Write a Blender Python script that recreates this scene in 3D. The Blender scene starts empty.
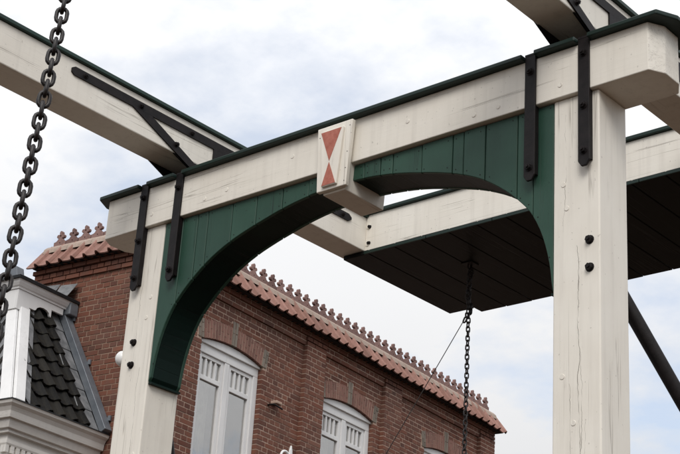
import bpy, bmesh, math, random
from mathutils import Vector, Matrix
random.seed(7)
R = math.radians
scn = bpy.context.scene
col = scn.collection
G = 6.4                       # height of the crossbeam's underside above the ground

# ------------------------------------------------------------------ camera
cam_d = bpy.data.cameras.new('camera')
cam = bpy.data.objects.new('camera', cam_d); col.objects.link(cam)
cam_d.sensor_width = 36; cam_d.lens = 80.278
cam_d.clip_start = .1; cam_d.clip_end = 3000
rx = Vector((.7613009, .64547747, .06147989)); ry = Vector((.21390841, -.3395332, .91594781)); rz = rx.cross(ry)
m = Matrix((rx, ry, rz)).transposed().to_4x4()
m.translation = (4.84888, -7.40267, -4.78497 + G)
cam.matrix_world = m
scn.camera = cam

# ------------------------------------------------------------------ sky, sun, exposure
SUN_EL, SUN_AZ = 42, -56      # degrees; azimuth of the sun seen from the origin, from +X
world = bpy.data.worlds.new('World'); scn.world = world; world.use_nodes = True
wn = world.node_tree; wn.nodes.clear()
def wnode(t, **k):
    n = wn.nodes.new(t)
    for a, b in k.items(): setattr(n, a, b)
    return n
def wl(a, b): wn.links.new(a, b)
wout = wnode('ShaderNodeOutputWorld')
sky = wnode('ShaderNodeTexSky', sky_type='NISHITA', sun_disc=False, sun_elevation=R(SUN_EL), sun_rotation=R(90 - SUN_AZ))
bg1 = wnode('ShaderNodeBackground'); bg1.inputs[1].default_value = .15; wl(sky.outputs[0], bg1.inputs[0])
tc = wnode('ShaderNodeTexCoord')
sep = wnode('ShaderNodeSeparateXYZ'); wl(tc.outputs['Generated'], sep.inputs[0])
zc = wnode('ShaderNodeMath', operation='MAXIMUM'); wl(sep.outputs[2], zc.inputs[0]); zc.inputs[1].default_value = 0
za = wnode('ShaderNodeMath', operation='ADD'); wl(zc.outputs[0], za.inputs[0]); za.inputs[1].default_value = .22
dx = wnode('ShaderNodeMath', operation='DIVIDE'); wl(sep.outputs[0], dx.inputs[0]); wl(za.outputs[0], dx.inputs[1])
dy = wnode('ShaderNodeMath', operation='DIVIDE'); wl(sep.outputs[1], dy.inputs[0]); wl(za.outputs[0], dy.inputs[1])
cmb = wnode('ShaderNodeCombineXYZ'); wl(dx.outputs[0], cmb.inputs[0]); wl(dy.outputs[0], cmb.inputs[1])
n1 = wnode('ShaderNodeTexNoise'); n1.inputs['Scale'].default_value = 2.3; n1.inputs['Detail'].default_value = 7; n1.inputs['Roughness'].default_value = .55
mp1 = wnode('ShaderNodeMapping'); mp1.inputs['Location'].default_value = (70.3, 36.1, 0); wl(cmb.outputs[0], mp1.inputs[0]); wl(mp1.outputs[0], n1.inputs['Vector'])
cov = wnode('ShaderNodeValToRGB'); cov.color_ramp.elements[0].position = .40; cov.color_ramp.elements[1].position = .52
cov.color_ramp.elements[0].color = (.52, .52, .52, 1)
wl(n1.outputs[0], cov.inputs[0])
n2 = wnode('ShaderNodeTexNoise'); n2.inputs['Scale'].default_value = 1.1; n2.inputs['Detail'].default_value = 5
mp2 = wnode('ShaderNodeMapping'); mp2.inputs['Location'].default_value = (43.7, 96.9, 0); wl(cmb.outputs[0], mp2.inputs[0]); wl(mp2.outputs[0], n2.inputs['Vector'])
shade = wnode('ShaderNodeValToRGB')
shade.color_ramp.elements[0].position = .3; shade.color_ramp.elements[0].color = (.90, .905, .915, 1)
shade.color_ramp.elements[1].position = .58; shade.color_ramp.elements[1].color = (.955, .96, .975, 1)
wl(n2.outputs[0], shade.inputs[0])
el = wnode('ShaderNodeMath', operation='MULTIPLY_ADD'); wl(zc.outputs[0], el.inputs[0]); el.inputs[1].default_value = 1.0; el.inputs[2].default_value = .455   # overcast: brighter overhead
bg2 = wnode('ShaderNodeBackground'); wl(el.outputs[0], bg2.inputs[1]); wl(shade.outputs[0], bg2.inputs[0])
mix = wnode('ShaderNodeMixShader'); wl(cov.outputs[0], mix.inputs[0]); wl(bg1.outputs[0], mix.inputs[1]); wl(bg2.outputs[0], mix.inputs[2])
wl(mix.outputs[0], wout.inputs[0])
sun_d = bpy.data.lights.new('sun', 'SUN'); sun_d.energy = 1.5; sun_d.angle = R(28); sun_d.color = (1, .965, .91)
sun = bpy.data.objects.new('sun', sun_d); col.objects.link(sun)
sd = Vector((math.cos(R(SUN_EL)) * math.cos(R(SUN_AZ)), math.cos(R(SUN_EL)) * math.sin(R(SUN_AZ)), math.sin(R(SUN_EL))))
sun.rotation_euler = sd.to_track_quat('Z', 'Y').to_euler(); sun.location = sd * 60
scn.view_settings.view_transform = 'Standard'; scn.view_settings.look = 'None'
scn.view_settings.exposure = .27; scn.view_settings.gamma = 1; scn.view_settings.use_curve_mapping = False

# ------------------------------------------------------------------ materials
class NT:
    def __init__(s, name, rough=.6, spec=.3):
        s.m = bpy.data.materials.new(name); s.m.use_nodes = True; s.t = s.m.node_tree
        s.b = s.t.nodes['Principled BSDF']; s.b.inputs['Roughness'].default_value = rough
        s.b.inputs['Specular IOR Level'].default_value = spec
    def n(s, t, **k):
        x = s.t.nodes.new(t)
        for a, b in k.items(): setattr(x, a, b)
        return x
    def l(s, a, b): s.t.links.new(a, b)
    def co(s, scale=(1, 1, 1), rnd=True):
        c = s.n('ShaderNodeTexCoord'); mp = s.n('ShaderNodeMapping'); mp.inputs['Scale'].default_value = scale
        s.l(c.outputs['Object'], mp.inputs[0])
        if rnd:
            oi = s.n('ShaderNodeObjectInfo'); mu = s.n('ShaderNodeMath', operation='MULTIPLY'); mu.inputs[1].default_value = 37
            s.l(oi.outputs['Random'], mu.inputs[0]); s.l(mu.outputs[0], mp.inputs['Location'])
        return mp.outputs[0]
    def noise(s, vec, scale, detail=4, rough=.55):
        x = s.n('ShaderNodeTexNoise'); x.inputs['Scale'].default_value = scale; x.inputs['Detail'].default_value = detail
        x.inputs['Roughness'].default_value = rough; s.l(vec, x.inputs['Vector']); return x.outputs[0]
    def ramp(s, v, pts):
        r = s.n('ShaderNodeValToRGB'); e = r.color_ramp.elements
        while len(e) < len(pts): e.new(.5)
        for el, (p, c) in zip(e, pts):
            el.position = p; el.color = c if len(c) == 4 else (*c, 1)
        s.l(v, r.inputs[0]); return r.outputs[0]
    def mix(s, fac, a, b, blend='MIX'):
        x = s.n('ShaderNodeMix', data_type='RGBA', blend_type=blend)
        for sock, v in ((x.inputs[0], fac), (x.inputs[6], a), (x.inputs[7], b)):
            if hasattr(v, 'links'): s.l(v, sock)
            else: sock.default_value = v if isinstance(v, (int, float)) else (*v, 1)
        return x.outputs[2]
    def math(s, op, a, b):
        x = s.n('ShaderNodeMath', operation=op)
        for i, v in enumerate((a, b)):
            if hasattr(v, 'links'): s.l(v, x.inputs[i])
            else: x.inputs[i].default_value = v
        return x.outputs[0]
    def bump(s, h, strength=.3, dist=.01):
        x = s.n('ShaderNodeBump'); x.inputs['Strength'].default_value = strength; x.inputs['Distance'].default_value = dist
        s.l(h, x.inputs['Height']); s.l(x.outputs[0], s.b.inputs['Normal'])
    def col(s, c):
        if hasattr(c, 'links'): s.l(c, s.b.inputs['Base Color'])
        else: s.b.inputs['Base Color'].default_value = (*c, 1)
        return s.m
W3 = (1, 1, 1); B3 = (0, 0, 0)

def painted_wood(name, base, dark, axis, crack=(.12, .09, .07), amount=.5, rough=.55, spec=.3):
    """old gloss paint on timber: grain along axis, thin open cracks, soft grime"""
    n = NT(name, rough, spec)
    st = [1, 1, 1]; st[axis] = .045
    gv = n.co(tuple(st)); iv = n.co((1, 1, 1))
    grain = n.noise(gv, 55, 5, .6)
    blot = n.noise(iv, 2.2, 5, .6)
    c = n.mix(n.ramp(blot, [(.3, B3), (.72, W3)]), dark, base)
    c = n.mix(n.math('MULTIPLY', n.ramp(grain, [(.35, W3), (.6, B3)]), .16), c, dark)
    # cracks: thin iso-lines of stretched noise, only inside patches
    st2 = [1, 1, 1]; st2[axis] = .022; st3 = [1, 1, 1]; st3[axis] = .3
    k = n.noise(n.co(tuple(st2)), 7, 4, .55)
    line = n.ramp(k, [(.4915, B3), (.4995, W3), (.5005, W3), (.5085, B3)])
    patch = n.ramp(n.noise(n.co(tuple(st3)), 3.5, 3, .5), [(.49, B3), (.56, W3)])
    k2 = n.noise(n.co(tuple(st2)), 24, 3, .5)
    line2 = n.ramp(k2, [(.49, B3), (.5, W3), (.51, B3)])
    patch2 = n.ramp(n.noise(n.co(tuple(st3)), 5.1, 3, .5), [(.57, B3), (.66, W3)])
    ck = n.math('MAXIMUM', n.math('MULTIPLY', line, patch), n.math('MULTIPLY', n.math('MULTIPLY', line2, patch2), .45))
    spots = n.ramp(n.noise(iv, 42, 1, .4), [(.75, B3), (.775, W3)])
    ck2 = n.math('MAXIMUM', ck, n.math('MULTIPLY', spots, .7))
    c = n.mix(n.math('MULTIPLY', ck2, amount), c, crack)
    h = n.math('SUBTRACT', n.math('MULTIPLY', grain, .35), ck)
    n.bump(h, .35, .006)
    oi = n.n('ShaderNodeObjectInfo')                      # no two boards weathered alike
    c = n.mix(n.math('MULTIPLY', oi.outputs['Random'], .45), c, dark)
    rain = n.ramp(n.noise(n.co((1, 1, .06)), 16, 4, .6), [(.5, B3), (.78, W3)])
    c = n.mix(n.math('MULTIPLY', rain, .13), c, crack)
    return n.col(c)
CREAM = (.82, .785, .715); CREAMD = (.73, .685, .61)
M = {}
for ax, nm in enumerate('xyz'):
    M['cream_' + nm] = painted_wood('cream_paint_' + nm, CREAM, CREAMD, ax)
def cracked_post():
    m_ = painted_wood('cream_cracked_post', CREAM, CREAMD, 2); t = m_.node_tree; b = t.nodes['Principled BSDF']
    n = NT.__new__(NT); n.m = m_; n.t = t; n.b = b
    src = b.inputs['Base Color'].links[0].from_socket; c0 = n.co(rnd=False)
    sp = n.n('ShaderNodeSeparateXYZ'); n.l(c0, sp.inputs[0]); ck = None
    for x0, z0, z1, w, ph in ((.185, -2.75, -1.06, .0030, 0), (.205, -3.2, -1.62, .0020, 3.3), (.125, -2.6, -1.95, .0016, 7.1), (.09, -.95, -.12, .0016, 5.2), (.24, -3.0, -2.2, .0014, 9.4), (-3.80, -3, -1.2, .0018, 12.0), (-3.88, -1.3, -.4, .0014, 14.7)):
        cb = n.n('ShaderNodeCombineXYZ'); cb.inputs[0].default_value = ph; n.l(sp.outputs[2], cb.inputs[2])
        wob = n.math('MULTIPLY', n.math('SUBTRACT', n.noise(cb.outputs[0], 2.4, 5, .62), .5), .11)
        d = n.math('ABSOLUTE', n.math('SUBTRACT', n.math('SUBTRACT', sp.outputs[0], x0), wob), 0)
        cw = n.n('ShaderNodeCombineXYZ'); cw.inputs[0].default_value = ph + 20; n.l(sp.outputs[2], cw.inputs[2])
        wid = n.math('MULTIPLY', n.ramp(n.noise(cw.outputs[0], 3.5, 3, .6), [(.38, B3), (.62, W3)]), w)
        on = n.math('MULTIPLY', n.math('GREATER_THAN', sp.outputs[2], z0), n.math('LESS_THAN', sp.outputs[2], z1))
        e = n.math('MULTIPLY', n.math('LESS_THAN', d, wid), on); ck = e if ck is None else n.math('MAXIMUM', ck, e)
    n.l(n.mix(n.math('MULTIPLY', ck, .85), src, (.10, .08, .065)), b.inputs['Base Color'])
    return m_
M['cream_post'] = cracked_post()
def end_grain():
    n = NT('cream_end_grain', .6, .3); c0 = n.co(rnd=False)
    sp = n.n('ShaderNodeSeparateXYZ'); n.l(c0, sp.inputs[0])
    y = n.math('SUBTRACT', sp.outputs[1], .20); z = n.math('SUBTRACT', sp.outputs[2], .12)
    ang = n.math('ARCTAN2', z, y); rad = n.math('SQRT', n.math('ADD', n.math('MULTIPLY', y, y), n.math('MULTIPLY', z, z)), 0)
    cb = n.n('ShaderNodeCombineXYZ'); n.l(n.math('MULTIPLY', ang, 2.6), cb.inputs[0]); n.l(n.math('MULTIPLY', rad, 3.5), cb.inputs[1])
    k = n.noise(cb.outputs[0], 4.2, 3, .6); line = n.ramp(k, [(.485, B3), (.5, W3), (.515, B3)])
    k2 = n.noise(cb.outputs[0], 10, 2, .6); line2 = n.ramp(k2, [(.48, B3), (.5, W3), (.52, B3)])
    pt = n.ramp(n.noise(c0, 9, 3), [(.42, B3), (.6, W3)])
    ck = n.math('MAXIMUM', line, n.math('MULTIPLY', n.math('MULTIPLY', line2, pt), .5))
    c = n.mix(n.ramp(n.noise(c0, 6, 5, .6), [(.3, B3), (.7, W3)]), CREAMD, CREAM)
    n.bump(n.math('SUBTRACT', .5, ck), .4, .006)
    return n.col(n.mix(n.math('MULTIPLY', ck, .42), c, (.16, .13, .105)))
M['cream_end'] = end_grain()
GREEN = (.030, .082, .060)
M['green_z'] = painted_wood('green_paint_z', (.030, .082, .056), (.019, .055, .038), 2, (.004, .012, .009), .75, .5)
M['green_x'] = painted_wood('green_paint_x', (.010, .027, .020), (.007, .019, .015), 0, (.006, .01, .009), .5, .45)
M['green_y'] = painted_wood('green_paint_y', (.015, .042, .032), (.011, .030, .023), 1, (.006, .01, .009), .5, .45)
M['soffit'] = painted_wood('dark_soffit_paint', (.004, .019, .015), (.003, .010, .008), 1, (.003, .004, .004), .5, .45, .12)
M['tar'] = painted_wood('tarred_wood', (.0085, .0095, .0085), (.003, .0035, .0032), 1, (.018, .017, .015), .5, .5, .12)
M['white_x'] = painted_wood('white_house_paint', (.78, .775, .77), (.68, .675, .67), 2, (.4, .39, .38), .25, .4)
M['cornice'] = painted_wood('cornice_paint', (.72, .695, .66), (.58, .555, .52), 0, (.25, .22, .2), .35, .5)

def simple(name, c1, c2, scale=6, rough=.6, spec=.3, metal=0, bump=.2, bdist=.004, bscale=60):
    n = NT(name, rough, spec); v = n.co()
    n.b.inputs['Metallic'].default_value = metal
    n.bump(n.noise(v, bscale, 5, .6), bump, bdist)
    return n.col(n.mix(n.ramp(n.noise(v, scale, 6, .6), [(.32, B3), (.68, W3)]), c1, c2))
M['iron'] = simple('black_iron', (.005, .004, .0042), (.014, .0105, .0108), 14, .55, .2, 0, .35, .003, 90)
M['chain'] = simple('chain_iron', (.006, .005, .0055), (.022, .0155, .014), 30, .45, .4, 0, .3, .002, 150)
M['red'] = simple('faded_red_paint', (.34, .10, .068), (.46, .165, .12), 26, .6, .3, 0, .3, .003, 80)
M['zinc'] = simple('zinc', (.11, .125, .145), (.19, .205, .225), 5, .5, .4, .3, .1)
M['lead'] = simple('lead', (.10, .105, .11), (.24, .24, .245), 9, .6, .4, .1, .3, .006, 30)
M['white'] = simple('white_enamel', (.74, .74, .73), (.82, .82, .81), 5, .35, .4, 0, .05)
M['black'] = simple('black_edge', (.010, .011, .013), (.02, .021, .023), 5, .5, .3)
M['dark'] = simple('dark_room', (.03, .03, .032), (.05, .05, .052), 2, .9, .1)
M['curtain'] = simple('net_curtain', (.24, .24, .245), (.5, .5, .5), 7, .9, .1)
M['rope'] = simple('dark_rope', (.02, .018, .018), (.04, .035, .033), 40, .8, .2)
M['paving'] = simple('clinker_paving', (.036, .021, .012), (.064, .039, .023), 3, .85, .2)
M['plaster'] = simple('plain_wall', (.5, .46, .42), (.6, .57, .53), 2, .85, .2)
M['flat_roof'] = simple('bitumen_roof', (.03, .03, .032), (.06, .06, .06), 3, .9, .2)

def island_mat(name, ramp_pts, rough=.8, bump=.35, noise_mix=.25, dirt=(.1, .08, .07), scale=9, spec=.2):
    n = NT(name, rough, spec)
    g = n.n('ShaderNodeNewGeometry'); oi = n.n('ShaderNodeObjectInfo')
    r = n.math('FRACT', n.math('ADD', g.outputs['Random Per Island'], n.math('MULTIPLY', oi.outputs['Random'], 7.31)), 0)
    c = n.ramp(r, ramp_pts)
    v = n.co(rnd=False)
    c = n.mix(n.math('MULTIPLY', n.ramp(n.noise(v, scale, 6, .65), [(.4, B3), (.75, W3)]), noise_mix), c, dirt)
    c = n.mix(n.math('MULTIPLY', n.ramp(n.noise(v, 1.1, 5, .65), [(.45, B3), (.7, W3)]), noise_mix * .8), c, dirt)
    n.bump(n.noise(v, 90, 4, .6), bump, .004)
    return n.col(c)
M['brick'] = island_mat('brick', [(0, (.105, .040, .027)), (.25, (.155, .057, .037)), (.6, (.19, .074, .047)), (.85, (.135, .053, .037)), (1, (.225, .093, .06))], noise_mix=.4)
M['arch_brick'] = island_mat('arch_brick', [(0, (.22, .112, .088)), (.5, (.27, .14, .112)), (1, (.18, .092, .075))])
M['grey_brick'] = island_mat('grey_brick', [(0, (.20, .17, .14)), (.5, (.25, .215, .18)), (1, (.16, .14, .115))])
M['tile'] = island_mat('salmon_tile', [(0, (.25, .128, .10)), (.5, (.34, .185, .152)), (1, (.19, .098, .078))], .6, .3, .6, (.12, .075, .058), 17)
M['ridge'] = island_mat('ridge_tile', [(0, (.40, .31, .26)), (1, (.47, .37, .315))], .75, .3, .5, (.17, .13, .09), 12)
M['crest'] = island_mat('crest_clay', [(0, (.22, .13, .115)), (.5, (.29, .175, .155)), (1, (.18, .105, .095))], .7, .3, .6, (.10, .068, .058), 16)
M['slate_tile'] = island_mat('black_glazed_tile', [(0, (.006, .006, .0065)), (.6, (.011, .011, .0115)), (1, (.020, .0185, .0165))], .65, .6, .45, (.045, .038, .024), 9, .10)
def mortar(name, c1, c2):
    n = NT(name, .9, .1); v = n.co(rnd=False)
    n.bump(n.noise(v, 120, 4, .6), .4, .004)
    return n.col(n.mix(n.ramp(n.noise(v, 3, 6, .6), [(.3, B3), (.7, W3)]), c1, c2))
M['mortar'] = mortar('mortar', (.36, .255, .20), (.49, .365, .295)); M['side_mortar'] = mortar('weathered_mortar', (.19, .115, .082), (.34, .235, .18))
def glass():
    n = NT('window_glass'); t = n.t; out = t.nodes['Material Output']
    tr = n.n('ShaderNodeBsdfTransparent'); gl = n.n('ShaderNodeBsdfGlossy'); gl.inputs['Roughness'].default_value = .02
    tr.inputs[0].default_value = (.90, .89, .87, 1)
    bmp = n.n('ShaderNodeBump'); bmp.inputs['Strength'].default_value = .06; bmp.inputs['Distance'].default_value = .05
    n.l(n.noise(n.co(), 2.5, 2), bmp.inputs['Height']); n.l(bmp.outputs[0], gl.inputs['Normal'])
    mx = n.n('ShaderNodeMixShader'); mx.inputs[0].default_value = .38
    n.l(tr.outputs[0], mx.inputs[1]); n.l(gl.outputs[0], mx.inputs[2]); n.l(mx.outputs[0], out.inputs[0])
    return n.m
M['glass'] = glass()

# ------------------------------------------------------------------ mesh helpers
def link(name, me, mat, parent=None, kind=None, label=None):
    o = bpy.data.objects.new(name, me); col.objects.link(o)
    if mat is not None and not me.materials: me.materials.append(M[mat])
    if parent is not None: o.parent = parent
    if kind: o['kind'] = kind
    if label: o['label'] = label
    return o
def thing(name, label, cat, loc=(0, 0, 0), rotz=0, group=None):
    o = bpy.data.objects.new(name, None); col.objects.link(o); o.location = loc; o.rotation_euler.z = rotz
    o.empty_display_size = .2
    o['label'] = label; o['category'] = cat
    if group: o['group'] = group
    return o
def bm_mesh(name, bm, smooth=False):
    me = bpy.data.meshes.new(name); bm.normal_update(); bm.to_mesh(me); bm.free()
    if smooth:
        for p in me.polygons: p.use_smooth = True
    return me
def prism(pts, axis, lo, hi, bevel=0, seg=2, extra=None):
    """extrude a 2D outline (list of pairs in the two other axes, cyclic order) along axis"""
    bm = bmesh.new()
    def P(p, q):
        return [(q, p[0], p[1]), (p[0], q, p[1]), (p[0], p[1], q)][axis]
    a = [bm.verts.new(P(p, lo)) for p in pts]; b = [bm.verts.new(P(p, hi)) for p in pts]
    bm.faces.new(a); bm.faces.new(b[::-1]); n = len(pts)
    for i in range(n): bm.faces.new((a[i], b[i], b[(i + 1) % n], a[(i + 1) % n]))
    bmesh.ops.recalc_face_normals(bm, faces=bm.faces)
    if bevel: bmesh.ops.bevel(bm, geom=bm.edges[:], offset=bevel, segments=seg, affect='EDGES', profile=.5, clamp_overlap=True)
    return bm
def boxbm(x0, x1, y0, y1, z0, z1, bevel=0, seg=2):
    return prism([(x0, y0), (x1, y0), (x1, y1), (x0, y1)], 2, z0, z1, bevel, seg)
def box(name, mat, parent, x0, x1, y0, y1, z0, z1, bevel=0, kind=None, label=None):
    return link(name, bm_mesh(name, boxbm(x0, x1, y0, y1, z0, z1, bevel)), mat, parent, kind, label)
def tube_me(name, pts, r, sides=8, closed=False, smooth=True):
    bm = bmesh.new(); rings = []; n = len(pts); pts = [Vector(p) for p in pts]
    for i, p in enumerate(pts):
        if closed: d = pts[(i + 1) % n] - pts[i - 1]
        else: d = pts[min(i + 1, n - 1)] - pts[max(i - 1, 0)]
        d.normalize(); u = d.orthogonal() if i == 0 else (u - d * u.dot(d)); u.normalize(); v = d.cross(u)
        rings.append([bm.verts.new(p + (u * math.cos(t) + v * math.sin(t)) * r) for t in [2 * math.pi * k / sides for k in range(sides)]])
    for i in range(n if closed else n - 1):
        a, b = rings[i], rings[(i + 1) % n]
        for k in range(sides): bm.faces.new((a[k], a[(k + 1) % sides], b[(k + 1) % sides], b[k]))
    if not closed: bm.faces.new(rings[0][::-1]); bm.faces.new(rings[-1])
    bmesh.ops.recalc_face_normals(bm, faces=bm.faces)
    return bm_mesh(name, bm, smooth)
class Boxes:
    """many little boxes in one mesh"""
    def __init__(s): s.v = []; s.f = []
    def add(s, x0, x1, y0, y1, z0, z1):
        i = len(s.v)
        s.v += [(x0, y0, z0), (x1, y0, z0), (x1, y1, z0), (x0, y1, z0), (x0, y0, z1), (x1, y0, z1), (x1, y1, z1), (x0, y1, z1)]
        s.f += [(i, i + 3, i + 2, i + 1), (i + 4, i + 5, i + 6, i + 7), (i, i + 1, i + 5, i + 4), (i + 1, i + 2, i + 6, i + 5), (i + 2, i + 3, i + 7, i + 6), (i + 3, i, i + 4, i + 7)]
    def mesh(s, name):
        me = bpy.data.meshes.new(name); me.from_pydata(s.v, [], s.f); me.update(); return me

# ------------------------------------------------------------------ ground
bm = bmesh.new()
bmesh.ops.create_grid(bm, x_segments=1, y_segments=1, size=1500)
g = link('ground', bm_mesh('ground', bm), 'paving', kind='structure')

# ================================================================== BRIDGE PORTAL
XC = -1.838                  # the bridge's centre line
T = thing('bridge_portal', 'cream timber drawbridge gate with green arched planks and black straps', 'bridge', (0, 0, G))
YP, DP, BD, HB = .038, .335, .385, .348
XLP, XRP = (-4.031, -3.691), (0., .34)
# nut and washer shared mesh (axis -Y)
def bolt_mesh():
    bm = bmesh.new()
    def cyl(r, y0, y1, n, ph=0):
        a = [bm.verts.new((r * math.cos(2 * math.pi * k / n + ph), y0, r * math.sin(2 * math.pi * k / n + ph))) for k in range(n)]
        b = [bm.verts.new((r * .93 * math.cos(2 * math.pi * k / n + ph), y1, r * .93 * math.sin(2 * math.pi * k / n + ph))) for k in range(n)]
        for k in range(n): bm.faces.new((a[k], a[(k + 1) % n], b[(k + 1) % n], b[k]))
        bm.faces.new(b)
    cyl(.030, 0, -.005, 12); cyl(.0235, -.005, -.024, 6, .3); cyl(.012, -.024, -.034, 8)
    bmesh.ops.recalc_face_normals(bm, faces=bm.faces)
    return bm_mesh('bolt', bm)
BOLT = bolt_mesh()
def bolt(parent, x, y, z, rot=(0, 0, 0), s=1):
    o = link('bolt', BOLT, 'iron', parent); o.location = (x, y, z); o.rotation_euler = (rot[0], rot[1] + random.uniform(-.5, .5), rot[2]); o.scale = (s, s, s); return o
bm = bmesh.new()
bmesh.ops.create_cone(bm, cap_ends=True, segments=12, radius1=.019, radius2=.016, depth=.005)
bmesh.ops.rotate(bm, verts=bm.verts, matrix=Matrix.Rotation(math.pi / 2, 3, 'X'))
PLUG = bm_mesh('plug', bm)
def plug(parent, x, y, z):
    o = link('plug', PLUG, 'cream_z', parent); o.location = (x, y, z); return o

# crossbeam with cut-back end corners
xe = .062
out = [(-4.385, 0), (.722, 0), (.722 + xe, .108), (.722 + xe, .277), (.722, BD), (-4.385, BD), (-4.385 - xe, .277), (-4.385 - xe, .108)]
beam = link('crossbeam', bm_mesh('crossbeam', prism(out, 2, 0, HB, .006)), 'cream_x', T)
beam.data.materials.append(M['cream_end'])
for p in beam.data.polygons:
    if abs(p.normal.x) > .45: p.material_index = 1
for x, z in [(-3.83, .10), (-3.22, .085), (-2.98, .105), (-.62, .07), (-.42, .075), (.07, .09), (-2.3, .21), (-1.2, .19)]: plug(beam, x, -.001, z)
# posts down to the ground
for (a, b) in (XLP, XRP):
    p = link('post', bm_mesh('post', boxbm(a, b, YP, YP + DP, -G, -.001, .011, 3)), 'cream_post', T)
    xb = b - .073 if a > -1 else a + .13
    for z in (-1.042, -1.226) if a > -1 else (-.98, -1.166): bolt(p, xb, YP, z, s=1.05)
    for dxp, z in [(.075, -.62), (.10, -.79), (.15, -2.2), (.07, -1.9)]: plug(p, (a + dxp) if a > -1 else b - dxp, YP - .001, z)
    box('post_base', 'iron', T, a - .04, b + .04, YP - .04, YP + DP + .04, -G, -G + .35, .01)
# cap boards between the straps
SX = [-3.93, -3.52, -.153, .259]; SW = .042
edges = [-4.50, SX[0] - SW - .006, SX[0] + SW + .006, SX[1] - SW - .006, SX[1] + SW + .006, SX[2] - SW - .006, SX[2] + SW + .006, SX[3] - SW - .006, SX[3] + SW + .006, .815]
for i in range(0, 10, 2):
    a, b = edges[i], edges[i + 1]
    o = [(a, -.058), (b, -.058), (b, BD + .05), (a, BD + .05)]
    if i == 0: o = [(a + .05, -.058), (b, -.058), (b, BD + .05), (a + .05, BD + .05), (a - .03, .29), (a - .03, .09)]
    if i == 8: o = [(a, -.058), (b, -.058), (b + .075, .09), (b + .075, .29), (b, BD + .05), (a, BD + .05)]
    dz = random.uniform(-.002, .003)
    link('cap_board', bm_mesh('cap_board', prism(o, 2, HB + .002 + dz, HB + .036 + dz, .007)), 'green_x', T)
# iron straps
for i, x in enumerate(SX):
    o = [(x - SW, .372), (x + SW, .372), (x + SW, -.515), (x + .018, -.552), (x - .018, -.552), (x - SW, -.515)]
    s = link('strap', bm_mesh('strap', prism([(p[0], p[1]) for p in o], 1, -.020, -.002, .003, 1)), 'iron', T)
    box('strap_packing', 'iron', T, x - SW * .8, x + SW * .8, -.0015, YP - .001, -.50, -.004)
    for z in ((.262, -.124, -.445) if i in (0, 3) else (.252, -.458)): bolt(s, x, -.020, z)
    # the strap folds over the beam and down its back
    box('strap_saddle', 'iron', T, x - SW, x + SW, -.0195, BD + .02, .3725, .388)
    box('strap', 'iron', T, x - SW, x + SW, BD + .002, BD + .02, -.5, .372)
bm = bmesh.new(); bmesh.ops.create_cone(bm, cap_ends=True, segments=8, radius1=.0052, radius2=.0045, depth=.0024)
bmesh.ops.rotate(bm, verts=bm.verts, matrix=Matrix.Rotation(math.pi / 2, 3, 'X')); NAIL = bm_mesh('nail', bm)
# arch: measured profile of the opening (x, z)
ARL = [(-3.684, -1.335), (-3.664, -1.30), (-3.645, -1.137), (-3.594, -.944), (-3.521, -.786), (-3.437, -.676), (-3.299, -.545), (-3.124, -.421), (-2.941, -.333), (-2.776, -.277), (-2.612, -.232), (-2.36, -.172), (-2.1, -.136), (-1.838, -.122)]
def smooth_curve(P, sub=3):
    q = []
    for i in range(len(P) - 1):
        p0 = Vector(P[max(i - 1, 0)]); p1 = Vector(P[i]); p2 = Vector(P[i + 1]); p3 = Vector(P[min(i + 2, len(P) - 1)])
        for k in range(sub):
            t = k / sub
            v = .5 * ((2 * p1) + (p2 - p0) * t + (2 * p0 - 5 * p1 + 4 * p2 - p3) * t * t + (3 * p1 - p0 - 3 * p2 + p3) * t ** 3); q.append((v.x, v.y))
    return q + [P[-1]]
ARL = ARL[:2] + smooth_curve(ARL[1:] + [(2 * XC + 2.1, -.136)], 3)[1:-3]
ARR = [(2 * XC - x, z) for x, z in ARL[::-1]]
ARC = ARL + ARR[1:]
def arch_z(x):
    for (a, za), (b, zb) in zip(ARC, ARC[1:]):
        if a <= x <= b: return za + (zb - za) * (x - a) / (b - a)
    return -1.335
seams = [-3.690, -3.479, -3.314, -3.2, -2.934, -2.677, -2.41, -2.149, -1.76 - .16, -1.614, -1.464, -1.351, -1.091, -.823, -.73, -.549, -.288, -.16, -.0005]
for back in (0, 1):
    y0, y1 = (YP + .004, YP + .034) if not back else (YP + DP - .034, YP + DP - .004)
    for a, b in zip(seams, seams[1:]):
        a2, b2 = a + .0032, b - .0032
        xs = [a2] + [x for x, z in ARC if a2 + .01 < x < b2 - .01] + [b2]
        low = [(x, max(arch_z(x), -1.335)) for x in xs]
        if a < -3.6: low = [(a2, -1.335)] + [q for q in low[1:]]
        if b > -.05: low = low[:-1] + [(b2, -1.335)]
        o = low + [(b2, -.008), (a2, -.008)]
        j = random.uniform(-.002, .002) if not back else 0
        nl = []
        pl = link('plank', bm_mesh('plank', prism(o, 1, y0 + j, y1 + j, .004, 1)), 'green_z', T)
        if not back:
            for xn in (a2 + .03, b2 - .03):
                if b2 - a2 < .1 and xn > a2 + .031: continue
                for zn in (-.04, arch_z(xn) + .035):
                    o_ = link('nail', NAIL, 'iron', pl); o_.location = (xn + random.uniform(-.008, .008), y0 + j, zn + random.uniform(-.01, .01))
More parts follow.
